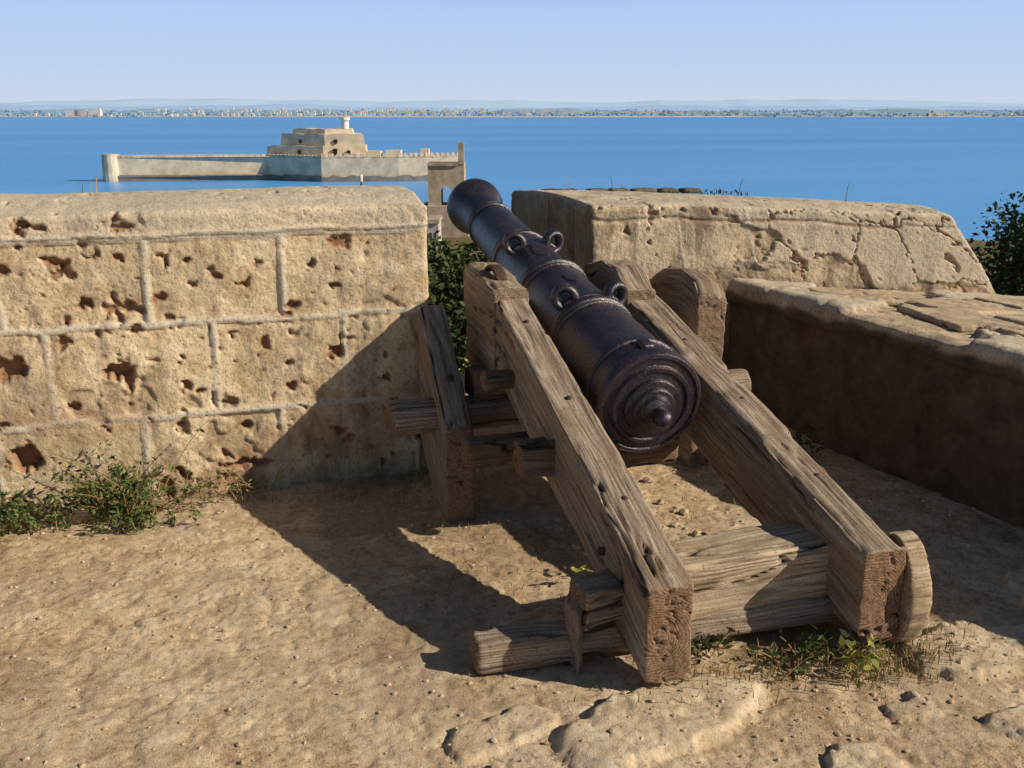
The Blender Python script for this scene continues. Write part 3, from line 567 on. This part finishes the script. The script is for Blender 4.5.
def arch(name,x0,x1,y0,y1,z0,z1,aw,ah,mat):
    xc=(x0+x1)/2; th=np.linspace(0,np.pi,13); inner=[(xc+aw/2,z0)]+[(xc+aw/2*math.cos(t),z0+ah-aw/2+aw/2*math.sin(t)) for t in th]+[(xc-aw/2,z0)]
    outer=[(x1,z0)]+[(x1 if t<=np.pi/4 else (x0 if t>=3*np.pi/4 else xc+(x1-x0)/2*math.cos(t)/abs(math.sin(t)) ),(z1 if np.pi/4<=t<=3*np.pi/4 else z0+(z1-z0)*abs(math.tan(t)) if (t<np.pi/4 or t>3*np.pi/4) else z1)) for t in th]+[(x0,z0)]
    n=len(inner); V=[];
    for y in (y0,y1):
        V+=[(a,y,b) for a,b in inner]; V+=[(a,y,b) for a,b in outer]
    F=[]
    for i in range(n-1):
        F+= [(i,i+1,n+i+1,n+i),(2*n+i,3*n+i,3*n+i+1,2*n+i+1),(i,2*n+i,2*n+i+1,i+1),(n+i,n+i+1,3*n+i+1,3*n+i)]
    return make(name,R(np.array(V)),np.array(F),mat,smooth=False,parent=gate)
def XG(x): return (x-512)*.1225
M_gate=flat('gate_stone',(.34,.28,.21),(.58,.49,.37),1.2)
arch('arch_block',XG(431),XG(466),120,124,-9.5,-4.6,1.3,2.2,M_gate)
V,F=join([bx(XG(460.5),XG(466),119.9,121,-4.7,-2.2),bx(XG(431),XG(460),119.8,124.2,-4.9,-4.55),bx(XG(425),XG(470),119,125,-14,-9.5)]); make('pier_and_base',R(V),F,M_gate,smooth=False,parent=gate)
M_wh=flat('weathered_whitewash',(.42,.40,.36),(.62,.59,.54),1)
house=empty('white_house'); V,F=join([bx(XG(431)*.8,XG(441)*.8,95,99,-12,-8.8)]); make('walls',R(V),F,M_wh,smooth=False,parent=house)
V,F=join([bx(XG(433)*.8,XG(434.5)*.8,94.95,95.1,-10.7,-9.7),bx(XG(437.5)*.8,XG(439)*.8,94.95,95.1,-10.7,-9.7)]); make('windows',R(V),F,M_dark,smooth=False,parent=house)
V,F=join([bx(XG(430)*.8,XG(442)*.8,94.8,99.2,-8.85,-8.5)]); make('roof',R(V),F,M_gate,smooth=False,parent=house)
pole=empty('lamp_pole'); p0=cp((370-512)*.0417,40,-9); V,F=tube([p0,p0+[0,0,3],cp((370-512)*.0417,40,-1.05)],[.06,.055,.04],8); make('post',V,F,M_bark,parent=pole)
pt=cp((370-512)*.0417,40,-1.05); V,N,F=rbox((.12,.10,.3),(4,4,4),.03); make('lamp_head',V+pt,F,M_white,parent=pole)
# ---------------- light
sd=Vector((1.45,-.90,1.0)); el=math.atan2(1,math.hypot(1.45,.9)); az=math.atan2(1.45,-.9)
sun=bpy.data.lights.new('sun','SUN'); sun.energy=5; sun.angle=math.radians(.5); sun.color=(1,.875,.68)
so=bpy.data.objects.new('sun',sun); bpy.context.scene.collection.objects.link(so); so.rotation_euler=sd.to_track_quat('Z','Y').to_euler(); so.location=(10,-6,8)
w=bpy.data.worlds.new('World'); bpy.context.scene.world=w; w.use_nodes=True; nt=w.node_tree; bg=nt.nodes['Background']; k=NB(nt)
sk=nt.nodes.new('ShaderNodeTexSky'); sk.sky_type='NISHITA'; sk.sun_disc=False; sk.sun_elevation=el; sk.sun_rotation=az; sk.air_density=1.0; sk.dust_density=.4; sk.ozone_density=2.0
tc=k.n('ShaderNodeTexCoord'); sx=k.n('ShaderNodeSeparateXYZ'); k.l(tc.outputs['Generated'],sx.inputs[0])
hz=k.ramp(sx.outputs[2],[(0,(.95,.95,.95)),(.09,(.88,.88,.88)),(.17,(.0,.0,.0))])
hc=k.ramp(sx.outputs[2],[(0,(.60,.68,.83)),(.035,(.53,.66,.90)),(.12,(.43,.62,1.0))])
hs=k.n('ShaderNodeVectorMath',operation='SCALE'); k.l(hc,hs.inputs[0]); hs.inputs['Scale'].default_value=20.5
k.l(k.mix(hz,sk.outputs[0],hs.outputs[0]),bg.inputs[0]); bg.inputs[1].default_value=.05
# ---------------- camera
cam=bpy.data.cameras.new('camera'); cam.lens=35.16; cam.sensor_width=36; cam.clip_start=.05; cam.clip_end=60000
co=bpy.data.objects.new('camera',cam); bpy.context.scene.collection.objects.link(co); co.location=(0,0,1.6); co.rotation_euler=(math.radians(90-15.4),0,-YAW)
sc=bpy.context.scene; sc.camera=co; sc.view_settings.view_transform='Standard'; sc.view_settings.look='None'; sc.view_settings.exposure=0
